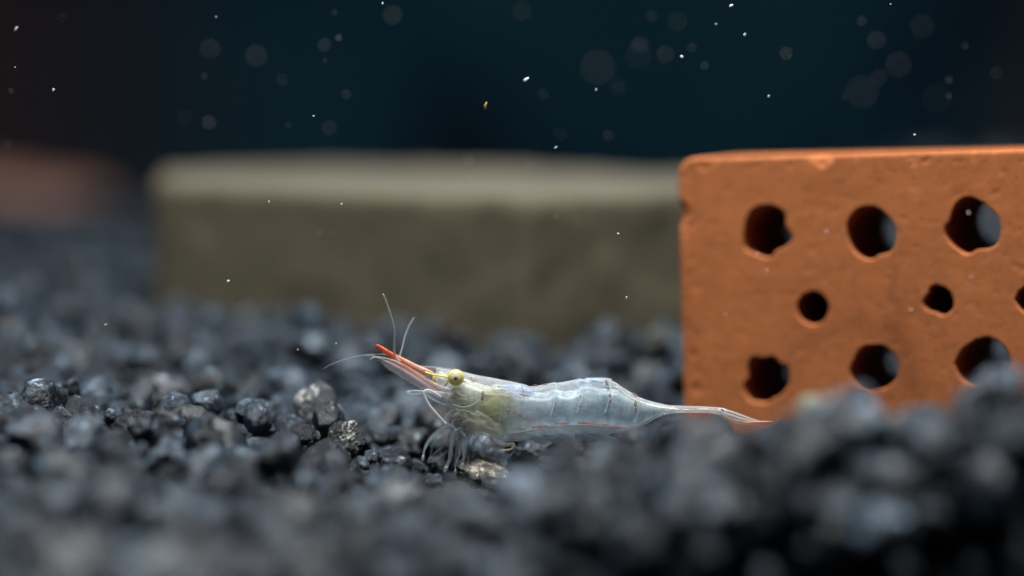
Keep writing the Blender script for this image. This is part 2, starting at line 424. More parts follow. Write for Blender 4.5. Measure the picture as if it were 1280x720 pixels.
stones = []; bank = []          # x, y, z, r
def scatter():
    rs = np.random.RandomState(3)
    for layer, (dz, sp) in enumerate(((0.0, 3.85), (-3.5, 4.2))):
        y = -80.0; row = 0
        while y < 232:
            d = y + 300; hw = d * 0.1524 + 14
            if layer and y > 45: break
            x = -hw + (row % 2) * sp / 2
            while x < hw:
                xx = x + rs.uniform(-1.2, 1.2); yy = y + rs.uniform(-1.2, 1.2)
                r = min(max(rs.lognormal(0.74, 0.38), 0.9), 3.9)
                x += sp * (1.0 if y < 130 else 1.25)
                if yy < front(xx) + 1.0: continue
                stones.append((xx, yy, float(bed(xx, yy)) - 0.55 * r + dz + rs.normal() * 1.15, r))
            y += sp * 0.87 * (1.0 if y < 130 else 1.35); row += 1
    # the broken-off front of the bank
    bank.append(len(stones))
    for dy, sp in ((0.6, 4.9), (4.6, 4.6)):
        z = 12.0; row = 0
        while z > -13:
            x = -42 + (row % 2) * sp / 2
            while x < 62:
                xx = x + rs.uniform(-1, 1); zz = z + rs.uniform(-1.4, 1.4); r = min(max(rs.lognormal(0.78, 0.28), 1.1), 3.4)
                x += sp
                yy = float(front(xx)) + dy + rs.normal() * 0.6
                yy += 0.30 * max(0.0, float(bed(xx, yy)) - zz - 2.5)      # undercut bank
                if zz > float(bed(xx, yy)) - 1.2: continue
                stones.append((xx, yy, zz, r))
            z -= sp * 0.87; row += 1
scatter()
# clear the footprints of brick, slab, clay block and shrimp
def keep(s):
    x, y, z, r = s
    q = BI @ Vector((x, y, z))
    if -r * .75 < q.x < BL + r * .75 and -r * .75 < q.y < BD + r * .75 and q.z > -1: return False
    px, py, d = proj(x, y, z)
    if y > 0 and 188 < px < 892 and z > -2:
        yf = np.interp(px, [188, 655, 905], [373, 349, 363]); yb = np.interp(px, [192, 440, 905], [396, 405, 388])
        if yf - 300 < y < yb - 300: return False
    if abs(y) < 4.5 and 545 < px < 975 and py - r * 14 < np.interp(px, [545, 600, 660, 800, 905, 975], [585, 578, 556, 530, 524, 531]): return False
    if -8 < y < 3 and 440 < px < 560 and py - r * 14 < 552: return False
    return True
bank_set = set(stones[bank[0]:])
stones = [s for s in stones if keep(s)]
SPECIAL = [   # px, py of its middle, depth, size xyz, material, label, seed
    (603, 590, -0.8, (3.3, 2.3, 1.9), MAT_STONE_BROWN, 'brown streaked glittering pebble under the walking legs of the shrimp', 3),
    (428, 549, -1.5, (2.6, 2.0, 2.0), MAT_STONE_WHITE, 'black pebble with a bright white mineral patch ahead of the shrimp', 5),
    (396, 514, 9.0, (3.4, 2.4, 2.1), MAT_STONE_WHITE, 'dark pebble with pale quartz blotches behind the white patched pebble', 8),
    (376, 548, -2.5, (1.7, 1.7, 1.7), MAT_STONE, 'small sharp edged jet black pebble beside the white patched pebble', 2),
    (1018, 520, -30.0, (2.0, 2.0, 1.6), MAT_STONE_YELLOW, 'pale yellowish pebble on the gravel ridge under the brick holes', 4),
    (1128, 534, -33.0, (1.9, 1.9, 1.6), MAT_STONE_YELLOW, 'pale grey pebble on the slope of the gravel ridge before the brick', 6),
    (826, 428, 40.0, (2.2, 2.0, 2.0), MAT_STONE_YELLOW, 'pale rounded pebble between the olive slab and the brick', 7),
]
sp_pos = []
for px, py, Y, sz, mt, lab, sd in SPECIAL:
    p = P(px, py, Y); sp_pos.append((p, max(sz)))
stones = [s for s in stones if all((Vector(s[:3]) - p).length > m * 0.8 + s[3] * 0.55 for p, m in sp_pos)]

n_bank = next(k for k, q in enumerate(stones) if q in bank_set)
# which stones show largest: coarse depth buffer
A = np.array(stones); px, py, dep = proj(A[:, 0], A[:, 1], A[:, 2]); pr = A[:, 3] * FPX / dep
W_, H_ = 320, 180; buf = np.full((H_, W_), -1, int)
for i in np.argsort(-dep):
    u, v, r = px[i] / 4, py[i] / 4, pr[i] / 4
    if u + r < 0 or u - r > W_ or v + r < 0 or v - r > H_: continue
    x0, x1, y0, y1 = int(max(u - r, 0)), int(min(u + r + 1, W_)), int(max(v - r, 0)), int(min(v + r + 1, H_))
    yy, xx = np.mgrid[y0:y1, x0:x1]
    buf[y0:y1, x0:x1][(xx + .5 - u) ** 2 + (yy + .5 - v) ** 2 < r * r * 0.8] = i
cnt = np.bincount(buf[buf >= 0].ravel(), minlength=len(stones))
single = set(np.argsort(-cnt)[:300].tolist())
STONE_ME = []
for k in range(NV):
    me = bpy.data.meshes.new('pebble'); me.from_pydata([tuple(c * MM for c in p) for p in SHAPE[4][k]], [], ICO[4][1])
    me.polygons.foreach_set('use_smooth', [True] * len(me.polygons)); me.materials.append(MAT_STONE); me.update(); STONE_ME.append(me)
rs = np.random.RandomState(11); VV = []; FF = []; base = 0
for i, (x, y, z, r) in enumerate(stones):
    e = Euler(tuple(rs.uniform(0, 6.283, 3))); k = rs.randint(NV)
    if i in single:
        o = bpy.data.objects.new('pebble', STONE_ME[k]); COL.objects.link(o)
        o.location = Vector((x, y, z)) * MM; o.rotation_euler = e; o.scale = (r, r, r)
        size = 'large' if r > 2.75 else ('small' if r < 1.9 else 'middling')
        if i >= n_bank: zone = 'in the shaded broken front of the gravel bank'
        elif y > 12: zone = 'behind the shrimp towards the olive slab'
        elif abs(y) <= 12: zone = 'ahead of the shrimp beak' if px[i] < 470 else 'beside the body of the shrimp'
        else: zone = 'on the raised gravel ridge before the brick' if px[i] > 640 else 'on the low gravel slope next to the ridge'
        tag(o, '%s rough black pebble %s' % (size, zone), 'pebble', '%s pebbles %s' % (size, zone))
    else:
        sub = 4 if (abs(y) < 7 and cnt[i] > 3) else (3 if (abs(y) < 25 and cnt[i] > 3) else (2 if y < 90 else 1))
        v = (SHAPE[sub][k] * r) @ np.array(e.to_matrix()).T + np.array((x, y, z))
        VV.append(v * MM); FF.append(np.array(ICO[sub][1]) + base); base += len(v)
rs = np.random.RandomState(23)                       # grit between the stones
for k in range(2600):
    y = rs.uniform(-60, 70); x = rs.uniform(-1, 1) * ((y + 300) * 0.1524 + 8); r = rs.uniform(0.35, 0.95)
    if y < front(x) + 1 or not keep((x, y, float(bed(x, y)), r)): continue
    sub = 3 if abs(y) < 9 else 2
    v = (SHAPE[sub][rs.randint(NV)] * r) @ np.array(Euler(tuple(rs.uniform(0, 6.283, 3))).to_matrix()).T + np.array((x, y, float(bed(x, y)) - rs.uniform(0.2, 1.8)))
    VV.append(v * MM); FF.append(np.array(ICO[sub][1]) + base); base += len(v)
VV = np.concatenate(VV); FF = np.concatenate(FF)
me = bpy.data.meshes.new('gravel'); me.vertices.add(len(VV)); me.vertices.foreach_set('co', VV.ravel())
me.loops.add(FF.size); me.loops.foreach_set('vertex_index', FF.ravel().astype(np.int32))
me.polygons.add(len(FF)); me.polygons.foreach_set('loop_start', np.arange(0, FF.size, 3, dtype=np.int32))
me.polygons.foreach_set('use_smooth', np.ones(len(FF), bool)); me.update(calc_edges=True); me.validate()
me.materials.append(MAT_STONE)
g = bpy.data.objects.new('gravel', me); COL.objects.link(g)
tag(g, 'bed of rough black aquarium gravel', 'gravel', kind='stuff')
for px_, py_, Y, sz, mt, lab, sd in SPECIAL:
    v = stone_shape(5, 40 + sd); p = P(px_, py_, Y)
    me = bpy.data.meshes.new('pebble'); me.from_pydata([tuple(np.array(q) * np.array(sz) * MM) for q in v], [], ICO[5][1])
    me.polygons.foreach_set('use_smooth', [True] * len(me.polygons)); me.materials.append(mt); me.update()
    o = bpy.data.objects.new('pebble', me); COL.objects.link(o); o.location = p * MM
    o.rotation_euler = (sd * .13, sd * 0.1, sd * 1.7)
    tag(o, lab, 'pebble', 'odd pebbles in the gravel')

# ------------------------------------------------------------------ shrimp materials
def glassy(name, col, base_alpha, rim, rough=0.22, noise_scale=700.0, noise_amt=0.15, spec=0.6, bump=0.2, translucent=0.35, along=None):
    """clear-ish tissue: see-through face on, denser where the wall is seen edge on"""
    m, nt, out = new_mat(name); n = N(nt)
    tc = n('TexCoord').outputs['Object']
    ns = n('TexNoise', {'Vector': tc, 'Scale': noise_scale, 'Detail': 5.0, 'Roughness': 0.6}).outputs[0]
    lw = n('LayerWeight', {'Blend': 0.35}).outputs['Facing']
    fac = n.math('ADD', n.math('MULTIPLY_ADD', lw, rim, base_alpha), n.math('MULTIPLY', n.math('SUBTRACT', ns, 0.5), noise_amt * 2), clamp=True)
    c = n.mixc(ns, tuple(v * 0.85 for v in col), tuple(min(v * 1.12, 1) for v in col))
    if along: c = along(n, tc, c)
    bmp = n('Bump', {'Height': ns, 'Strength': bump, 'Distance': 0.0003}).outputs[0]
    b = n('BsdfPrincipled', {'Base Color': c, 'Roughness': rough, 'Specular IOR Level': spec, 'Normal': bmp}).outputs[0]
    t = n('BsdfTranslucent', {'Color': c}).outputs[0]
    body = n('MixShader', {0: translucent, 1: b, 2: t}).outputs[0]
    tr = n('BsdfTransparent').outputs[0]
    mx = n('MixShader', {0: fac, 1: tr, 2: body}).outputs[0]
    nt.links.new(mx, out.inputs[0]); return m
def along_x(stops):
    """base colour by place along the body, photo pixel columns turned to metres"""
    def f(n, tc, c):
        sx = n('SeparateXYZ', {0: tc}).outputs[0]
        x0, x1 = P(stops[0][0], 500).x * MM, P(stops[-1][0], 500).x * MM
        t = n.math('DIVIDE', n.math('SUBTRACT', sx, x0), x1 - x0)
        wob = n('TexNoise', {'Vector': tc, 'Scale': 500.0, 'Detail': 3.0}).outputs[0]
        t = n.math('ADD', t, n.math('MULTIPLY', n.math('SUBTRACT', wob, 0.5), 0.10))
        r = n.ramp(t, [((s[0] - stops[0][0]) / (stops[-1][0] - stops[0][0]), s[1]) for s in stops])
        sp = n('TexNoise', {'Vector': tc, 'Scale': 2600.0, 'Detail': 4.0, 'Roughness': 0.7}).outputs[0]
        r = n.mixc(1.0, r, n.ramp(sp, [(0.3, (0.66, 0.69, 0.72)), (0.62, (1.0, 1.0, 1.0))]), 'MULTIPLY')
        pt = n('TexNoise', {'Vector': tc, 'Scale': 620.0, 'Detail': 4.0, 'Roughness': 0.6, 'Distortion': 0.8}).outputs[0]
        mp = n('Mapping', {'Vector': tc, 'Scale': (1.0, 0.3, 0.16)}).outputs[0]
        st = n('TexNoise', {'Vector': mp, 'Scale': 1500.0, 'Detail': 3.0, 'Distortion': 0.5}).outputs[0]
        r = n.mixc(1.0, r, n.ramp(st, [(0.36, (0.66, 0.72, 0.76)), (0.6, (1.05, 1.05, 1.05))]), 'MULTIPLY')
        return n.mixc(1.0, r, n.ramp(pt, [(0.32, (0.56, 0.64, 0.72)), (0.52, (0.86, 0.90, 0.93)), (0.68, (1.06, 1.05, 1.0))]), 'MULTIPLY')
    return f
MAT_SHELL = glassy('clear_shell', (0.74, 0.80, 0.86), 0.17, 0.36, rough=0.13, noise_amt=0.22, bump=0.5, noise_scale=1300.0)
MAT_MUSCLE = glassy('milky_flesh', (0.6, 0.7, 0.74), 0.73, 0.1, rough=0.24, noise_scale=560.0, noise_amt=0.7, bump=0.3, translucent=0.45,
    along=along_x([(540, (0.80, 0.79, 0.74)), (570, (0.86, 0.84, 0.70)), (610, (0.82, 0.80, 0.60)), (640, (0.84, 0.88, 0.88)), (690, (0.82, 0.92, 0.96)), (770, (0.78, 0.90, 0.94)), (860, (0.76, 0.78, 0.74))]))
MAT_ORGAN = glassy('yellow_organ', (0.62, 0.56, 0.14), 0.62, -0.85, rough=0.5, noise_amt=0.3, noise_scale=900.0)
MAT_CREAM = glassy('cream_organ', (0.80, 0.74, 0.58), 0.6, -0.8, rough=0.5, noise_amt=0.25)
MAT_LIMB = glassy('clear_limb', (0.64, 0.72, 0.78), 0.26, 0.32, rough=0.2, noise_amt=0.12)
MAT_HAIR = glassy('pale_feeler', (0.66, 0.68, 0.70), 0.62, 0.3, rough=0.4, noise_amt=0.1)
MAT_SCALE = glassy('clear_scale', (0.46, 0.45, 0.48), 0.32, 0.22, rough=0.3, noise_amt=0.16, noise_scale=1500.0)
MAT_FAINT = glassy('faint_feeler', (0.42, 0.44, 0.47), 0.32, 0.2, rough=0.4, noise_amt=0.1)
MAT_PLATE = glassy('plate_rim', (0.72, 0.80, 0.86), 0.36, 0.2, rough=0.2, noise_amt=0.4, noise_scale=1800.0)
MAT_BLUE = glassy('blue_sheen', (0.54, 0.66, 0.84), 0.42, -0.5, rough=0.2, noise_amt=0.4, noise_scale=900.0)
MAT_TIP = glassy('orange_tip', (0.80, 0.30, 0.14), 0.8, 0.1, rough=0.3, noise_amt=0.4, noise_scale=1800.0)
MAT_BROWNLIMB = glassy('tan_limb', (0.66, 0.60, 0.46), 0.42, 0.2, rough=0.4)
def paint(name, cols, scale, rough=0.3, alpha=0.9, amt=0.1):
    return glassy(name, cols, alpha, 0.1, rough=rough, noise_scale=scale, noise_amt=amt, translucent=0.25)
MAT_REDMARK = paint('red_mark', (0.42, 0.085, 0.05), 2500.0, 0.4, 0.40, 0.8)
MAT_BROWNMARK = paint('brown_mark', (0.34, 0.15, 0.06), 3500.0, 0.4, 0.45, 0.7)
MAT_GOLD = paint('gold_line', (0.95, 0.74, 0.18), 2000.0, 0.35, 0.9)
MAT_PALELINE = paint('pale_gut', (0.80, 0.74, 0.60), 2200.0, 0.35, 0.38, 1.3)
def rostrum_along(n, tc, c):
    sx = n('SeparateXYZ', {0: tc}).outputs[0]
    x0, x1 = P(468, 500).x * MM, P(560, 500).x * MM
    t = n.math('DIVIDE', n.math('SUBTRACT', sx, x0), x1 - x0)
    r = n.ramp(t, [(0.0, (0.34, 0.035, 0.012)), (0.06, (0.75, 0.12, 0.04)), (0.28, (0.78, 0.17, 0.065)), (0.40, (0.78, 0.32, 0.19)), (0.62, (0.74, 0.44, 0.34)), (0.80, (0.74, 0.52, 0.42)), (1.0, (0.66, 0.60, 0.58))])
    sp = n('TexNoise', {'Vector': tc, 'Scale': 2600.0, 'Detail': 4.0, 'Roughness': 0.65}).outputs[0]
    return n.mixc(n.ramp(sp, [(0.52, (0, 0, 0)), (0.66, (0.7, 0.7, 0.7))]), r, (0.95, 0.70, 0.48))
MAT_ROSTRUM = glassy('red_beak', (0.7, 0.12, 0.05), 0.78, 0.1, rough=0.28, noise_amt=0.12, noise_scale=1200.0, translucent=0.3, along=rostrum_along)
def pinkscale_along(n, tc, c):
    sx = n('SeparateXYZ', {0: tc}).outputs[0]
    x0, x1 = P(490, 500).x * MM, P(575, 500).x * MM
    t = n.math('DIVIDE', n.math('SUBTRACT', sx, x0), x1 - x0)
    return n.ramp(t, [(0.0, (0.70, 0.30, 0.22)), (0.5, (0.66, 0.42, 0.38)), (1.0, (0.62, 0.56, 0.60))])
MAT_PEDUNCLE = glassy('pinkish_stalk', (0.7, 0.5, 0.48), 0.36, 0.22, rough=0.25, noise_amt=0.2, noise_scale=1500.0, along=pinkscale_along)
def tail_along(n, tc, c):
    sx = n('SeparateXYZ', {0: tc}).outputs[0]
    x0, x1 = P(895, 500).x * MM, P(966, 500).x * MM
    t = n.math('DIVIDE', n.math('SUBTRACT', sx, x0), x1 - x0)
    return n.ramp(t, [(0.0, (0.66, 0.64, 0.64)), (0.55, (0.70, 0.66, 0.62)), (0.72, (0.82, 0.62, 0.46)), (0.9, (0.80, 0.34, 0.18)), (1.0, (0.75, 0.45, 0.35))])
MAT_TAIL = glassy('tail_blade', (0.66, 0.64, 0.66), 0.42, 0.3, rough=0.25, noise_amt=0.15, noise_scale=1400.0, along=tail_along)
def eye_material():
    m, nt, out = new_mat('eye_yellow_ring'); n = N(nt)
    tc = n('TexCoord').outputs['Generated']
    v = n('VectorMath', {0: tc, 1: (0.5, 0.0, 0.5)}, operation='SUBTRACT').outputs[0]
    s = n('SeparateXYZ', {0: v})
    r = n.math('MULTIPLY', n.math('SQRT', n.math('ADD', n.math('MULTIPLY', s.outputs[0], s.outputs[0]), n.math('MULTIPLY', s.outputs[2], s.outputs[2]))), 2.0)
    ns = n('TexNoise', {'Vector': tc, 'Scale': 9.0, 'Detail': 4.0}).outputs[0]
    r2 = n.math('ADD', r, n.math('MULTIPLY', n.math('SUBTRACT', ns, 0.5), 0.16))
    c = n.ramp(r2, [(0.0, (0.01, 0.01, 0.01)), (0.13, (0.02, 0.02, 0.02)), (0.20, (0.50, 0.50, 0.45)), (0.48, (0.78, 0.77, 0.68)), (0.62, (0.70, 0.66, 0.28)), (0.74, (0.56, 0.50, 0.10)), (0.84, (0.88, 0.74, 0.22)), (0.93, (0.95, 0.86, 0.5)), (1.0, (0.7, 0.6, 0.3))])
    low = n.ramp(s.outputs[2], [(0.0, (0.50, 0.52, 0.30)), (0.5, (1, 1, 1))])
    c = n.mixc(0.0, c, low, 'MULTIPLY')
    b = n('BsdfPrincipled', {'Base Color': c, 'Roughness': 0.2, 'Specular IOR Level': 0.6, 'Coat Weight': 0.5, 'Coat Roughness': 0.05})
    t = n('BsdfTranslucent', {'Color': c}).outputs[0]
    nt.links.new(n('MixShader', {0: 0.35, 1: b.outputs[0], 2: t}).outputs[0], out.inputs[0]); return m
MAT_EYE = eye_material()

# ------------------------------------------------------------------ shrimp
root_pos = P(640, 585, 0)
shrimp = bpy.data.objects.new('shrimp', None); COL.objects.link(shrimp); shrimp.location = root_pos * MM
shrimp.empty_display_size = 0.005
tag(shrimp, 'translucent pale shrimp with long red beak and yellow ringed eyes standing on gravel', 'shrimp')

def loft(stations, n=90, sides=28, yc=0.0, power=2.3, mod=None):
    """stations: (px, top row, bottom row, half width mm[, y shift]) -> closed surface"""
    st = spline([s if len(s) == 5 else (*s, 0.0) for s in stations], n); V = []; F = []
    for i, (px, tp, bt, hw, ys) in enumerate(st):
        k = 1.0 if mod is None else mod(px)
        c = P(px, (tp + bt) / 2, yc + ys); h = (P(px, tp, yc + ys).z - P(px, bt, yc + ys).z) / 2
        for j in range(sides):
            a = 2 * math.pi * j / sides; ca, sa = math.cos(a), math.sin(a)
            e = 2.0 / power
            y = math.copysign(abs(ca) ** e, ca) * hw * k; z = math.copysign(abs(sa) ** e, sa) * h * k
            V.append(Vector((c.x, c.y + y, c.z + z)))
    m = len(st)
    for i in range(m - 1):
        for j in range(sides):
            j2 = (j + 1) % sides; F.append((i * sides + j, i * sides + j2, (i + 1) * sides + j2, (i + 1) * sides + j))
    F.append(tuple(range(sides))[::-1]); F.append(tuple((m - 1) * sides + j for j in range(sides)))
    return V, F
JOINTS = [660, 694, 727, 762, 797, 838, 903]
def seg(px):
    """each plate laps a little over the next"""
    for a, b in zip(JOINTS[:-1], JOINTS[1:]):
        if a <= px < b:
            t = (px - a) / (b - a); return 0.975 + 0.05 * t ** 2.5
    return 1.0
BODY = [(545, 460, 476, .4), (549, 460, 488, .9), (554, 461, 500, 1.3), (566, 462.5, 517, 1.65), (580, 465, 531, 1.85), (596, 469, 541, 2.05), (615, 472.5, 547, 2.2), (636, 476.5, 551, 2.3),
        (652, 480, 551, 2.3), (664, 482.5, 547, 2.2), (680, 480.5, 544, 2.2), (700, 477.5, 543, 2.15), (720, 474.5, 543, 2.1), (740, 472, 543, 2.0), (755, 472.5, 543, 1.9), (768, 476.5, 542, 1.8),
        (780, 485, 540, 1.6), (795, 494, 536, 1.35), (808, 499.5, 530, 1.1), (822, 503.5, 522, .9), (836, 506.5, 517, .75), (860, 507.5, 516, .65), (885, 508.5, 516, .6), (903, 510, 519, .55), (910, 512.5, 519, .3)]
body = mesh_obj('body', *loft(BODY, n=150, sides=32, mod=seg), MAT_SHELL, shrimp)
FLESH = [(556, 484, 496, .5), (562, 478, 508, 1.0), (570, 472, 519, 1.35), (586, 475, 532, 1.55), (604, 481, 540, 1.7), (628, 486, 543, 1.8), (650, 490, 540, 1.8), (668, 491, 536, 1.75), (682, 491, 533, 1.75), (694, 487, 532, 1.7), (708, 489.5, 531, 1.68), (722, 486, 531, 1.65),
         (732, 481.5, 531, 1.6), (746, 485, 532, 1.5), (758, 486, 533, 1.4), (770, 487, 533.5, 1.3), (784, 493, 533.5, 1.1), (798, 500, 531, .9), (812, 504, 524, .65), (826, 507, 518, .45), (845, 509, 514, .3)]
flesh = mesh_obj('flesh', *loft(FLESH, n=110, sides=28), MAT_MUSCLE, body)
flesh['label'] = 'milky bluish flesh showing through the shell'
def blob(name, px, py, Y, rx, ry, rz, mat, parent, seed=0, rot=0.0):
    c = P(px, py, Y); V = []
    for p in ICO[4][0]:
        q = Vector(p); d = 1 + noise.fractal(q * 1.6 + Vector((seed, 0, 0)), 0.9, 2.0, 3) * 0.28
        x, y, z = q.x * rx * d, q.y * ry * d, q.z * rz * d
        V.append(c + Vector((x * math.cos(rot) - z * math.sin(rot), y, x * math.sin(rot) + z * math.cos(rot))))
    return mesh_obj(name, V, ICO[4][1], mat, parent)
blob('stomach', 621, 506, -1.15, 1.7, .75, 1.6, MAT_ORGAN, body, 1)
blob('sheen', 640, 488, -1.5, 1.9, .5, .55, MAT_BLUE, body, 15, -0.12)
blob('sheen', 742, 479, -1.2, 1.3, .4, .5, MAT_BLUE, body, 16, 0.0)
blob('gland', 577, 519, -1.0, .95, .6, .85, MAT_CREAM, body, 2)
blob('gill', 606, 529, -1.15, 2.3, .7, 1.15, MAT_CREAM, body, 3, -0.25)
blob('mandible', 574, 498, -1.0, 1.1, .6, .8, MAT_CREAM, body, 5)

def flat_blade(outline_top, outline_bot, Y, thick, n=40, yend=0.0):
    """thin lens-section blade between two pixel polylines of equal count"""
    T = spline(outline_top, n); B = spline(outline_bot, n); V = []; F = []; sides = 12
    for i in range(n):
        y = Y + yend * i / (n - 1)
        a = P(T[i][0], T[i][1], y); b = P(B[i][0], B[i][1], y); c = (a + b) / 2; h = (a - b) / 2
        for j in range(sides):
            an = 2 * math.pi * j / sides
            V.append(c + h * math.cos(an) + Vector((0, thick * math.sin(an) * min(1, h.length * 2.5), 0)))
    for i in range(n - 1):
        for j in range(sides):
            j2 = (j + 1) % sides; F.append((i * sides + j, (i + 1) * sides + j, (i + 1) * sides + j2, i * sides + j2))
    F.append(tuple(range(sides))); F.append(tuple((n - 1) * sides + j for j in range(sides))[::-1])
    return V, F
# beak: a thin rod, red at its end, deeper towards the head
rv = flat_blade([(469.5, 431.5), (474, 431), (490, 440), (506, 448), (522, 456), (534, 461), (542, 465)], [(470, 434.5), (473, 437), (486, 446), (500, 455), (516, 464), (530, 470), (542, 469)], -0.2, .22, 50, 0.1)
rostrum = mesh_obj('rostrum', *rv, MAT_ROSTRUM, shrimp); rostrum['label'] = 'long red beak paling towards the head'
parts = []
for k in range(11):
    t = k / 10.0; a = P(528 + 42 * t, 459.5 + 3.6 * t, 0); b = P(523 + 42 * t, 455.2 + 4.2 * t + (k % 2) * 1.2, 0)
    parts.append(tube([a, (a + b) / 2 + Vector((0.03, 0, 0.02)), b], [.05, .035, .01], 6))
mesh_obj('crest_teeth', *join(parts), MAT_PEDUNCLE, rostrum)
# crest keel over the eyes
mesh_obj('keel', *flat_blade([(526, 457.5), (545, 458.5), (562, 461), (580, 464.5)], [(526, 466), (545, 468), (562, 468), (580, 469)], 0.0, .12), MAT_SCALE, rostrum)

# stalks of the feelers, side by side
for Y, dx in ((-0.75, 0), (0.75, -4)):
    mesh_obj('antennule_stalk', *flat_blade([(492 + dx, 449), (510 + dx, 458), (530 + dx, 470), (548, 480), (566, 486)], [(490 + dx, 452.5), (506 + dx, 462), (524 + dx, 475), (544, 490), (566, 503)], Y, .28), MAT_PEDUNCLE, shrimp)
# scales with a fringe of hairs
def scale(Y, top, bot, tip_fringe):
    s = mesh_obj('antennal_scale', *flat_blade(top, bot, Y, .14), MAT_SCALE, shrimp)
    rs = np.random.RandomState(int(abs(Y) * 100)); parts = []
    B = spline(bot, 60); T = spline(top, 60)
    for k in range(70):
        i = rs.randint(0, 46); u, v = B[i]; L = rs.uniform(5, 9)
        an = math.radians(rs.uniform(150, 192)) - 0.6
        a = P(u + 1.0, v - 1.0, Y); b = P(u + L * math.cos(an), v - L * math.sin(an), Y + rs.uniform(-.1, .1))
        parts.append(tube([a, (a + b) / 2 + Vector((0, 0, -.03)), b], [.022, .017, .006], 5))
    for k in range(tip_fringe):
        u, v = T[rs.randint(0, 6)]; L = rs.uniform(5, 12); an = math.radians(rs.uniform(160, 200))
        a = P(u + 2, v + 2, Y); b = P(u + L * math.cos(an), v - L * math.sin(an) - 0, Y)
        parts.append(tube([a, (a + b) / 2, b], [.022, .016, .006], 5))
    mesh_obj('fringe', *join(parts), MAT_SCALE, s)
scale(-1.1, [(472, 446), (484, 451), (500, 459), (520, 471), (540, 484), (556, 494)], [(470, 448), (480, 457), (494, 467), (514, 479), (536, 491), (556, 501)], 14)
scale(1.1, [(466, 445), (480, 449), (498, 457), (516, 467), (540, 481), (556, 491)], [(464, 447), (476, 453), (492, 463), (510, 473), (534, 487), (556, 498)], 10)
# lower, bluish plate pointing forward below the eyes
mesh_obj('mouth_plate', *flat_blade([(507, 489), (516, 487.5), (532, 488), (548, 489), (566, 492), (580, 498)], [(507, 491.5), (516, 493), (530, 493), (543, 501), (556, 506.5), (580, 509)], -1.3, .22, 40, 0.1), MAT_LIMB, shrimp)
blob('claw_tip', 511, 490.3, -1.42, .14, .1, .09, MAT_CREAM, shrimp, 9)

def line(name, pts, r0, r1, mat, parent=None, Y=0.0, Y1=None, n=40, sides=7, knots=False):
    st = spline(pts, n); Y1 = Y if Y1 is None else Y1
    P3 = [P(s[0], s[1], Y + (Y1 - Y) * i / (n - 1)) for i, s in enumerate(st)]
    R = [r0 + (r1 - r0) * i / (n - 1) for i in range(n)]
    if knots: R = [r * (1.22 if i % 2 else 0.9) for i, r in enumerate(R)]
    return mesh_obj(name, *tube(P3, R, sides), mat, parent or shrimp)
# feelers
line('antennule', [(500, 452), (494, 446), (493, 440), (493, 428), (493, 413), (489.5, 398), (484.5, 382), (479, 367.5)], .11, .06, MAT_HAIR, Y=-.5, Y1=-1.4, n=64, knots=True)
line('antennule', [(508, 455), (500, 447), (503, 434), (506, 421), (511, 408), (517.5, 397)], .09, .05, MAT_FAINT, Y=.6, Y1=4.0, n=50, knots=True)
line('antennule', [(505, 455), (486, 444.5), (470, 443), (452, 444.5), (430, 449.5), (414, 455.5), (404, 461)], .06, .025, MAT_FAINT, Y=.4, Y1=-.8, n=50)
line('antennule', [(504, 456), (490, 450), (472, 446), (462, 449)], .07, .025, MAT_HAIR, Y=-.6, Y1=-1.6, n=24)
line('antenna', [(548, 492), (524, 490), (504, 497), (490, 509), (480, 524), (474, 538)], .055, .03, MAT_FAINT, Y=.9, Y1=8.5, n=50)
line('antenna', [(552, 497), (538, 488.5), (531, 489), (530.5, 495), (536, 506), (546, 518), (558, 531)], .13, .13, MAT_HAIR, Y=-1.5, Y1=-2.0, n=60)

# eyes
def eye(px, py, Y, r, side):
    c = P(px, py, Y); V, F = [], []
    V = [c + Vector((p[0] * r, p[1] * r * .85, p[2] * r)) for p in ICO[4][0]]
    e = mesh_obj('eye', V, ICO[4][1], MAT_EYE, shrimp)
    a = P(px + 3, py + 4, Y * 0.35); b = P(px, py, Y * .9)
    mesh_obj('eye_stalk', *tube([a, (a + b) / 2, b], [.38, .36, .5], 12), MAT_LIMB, e)
    return e
eye(569.8, 472, -1.95, .76, -1)
eye(550, 473.5, 1.7, .70, 1)
line('gold_stripe', [(532, 465.5), (541, 468), (552, 470), (561, 471.5)], .085, .07, MAT_GOLD, rostrum, Y=-.75, Y1=-1.9, n=24)
line('gold_stripe', [(561, 477), (580, 480), (592, 475)], .03, .02, MAT_PALELINE, rostrum, Y=-1.9, Y1=-2.0, n=20)
blob('socket_spine', 591, 474.5, -1.75, .22, .1, .34, MAT_CREAM, body, 12, 0.6)
blob('socket_spine', 603.5, 494.5, -2.15, .15, .08, .42, MAT_BROWNMARK, body, 13, -0.1)

# shell seams, bright edges of the plates over one another
for pts, r in (([(588, 487), (606, 492), (626, 493), (645, 488), (652, 484)], .05), ([(566, 506), (580, 509), (594, 504), (603, 495)], .05), ([(570, 512), (584, 514), (600, 520)], .045),
               ([(563, 488), (574, 486), (585, 489)], .05), ([(590, 472.5), (606, 475), (628, 479)], .04), ([(652, 480), (656, 500), (654, 525), (645, 545)], .035)):
    line('shell_seam', pts, r, r * .4, MAT_HAIR, body, Y=-2.0, Y1=-2.1, n=24)
for k, (x, t) in enumerate(((694, 478), (727, 474), (762, 474), (797, 496))):
    line('plate_edge', [(x, t + 1), (x + 1.5, t + 12), (x - 1, t + 26), (x - 6, t + 42 if k < 3 else t + 32)], .075, .05, MAT_PLATE, body, Y=-.9, Y1=-2.12 if k < 3 else -1.3, n=24)
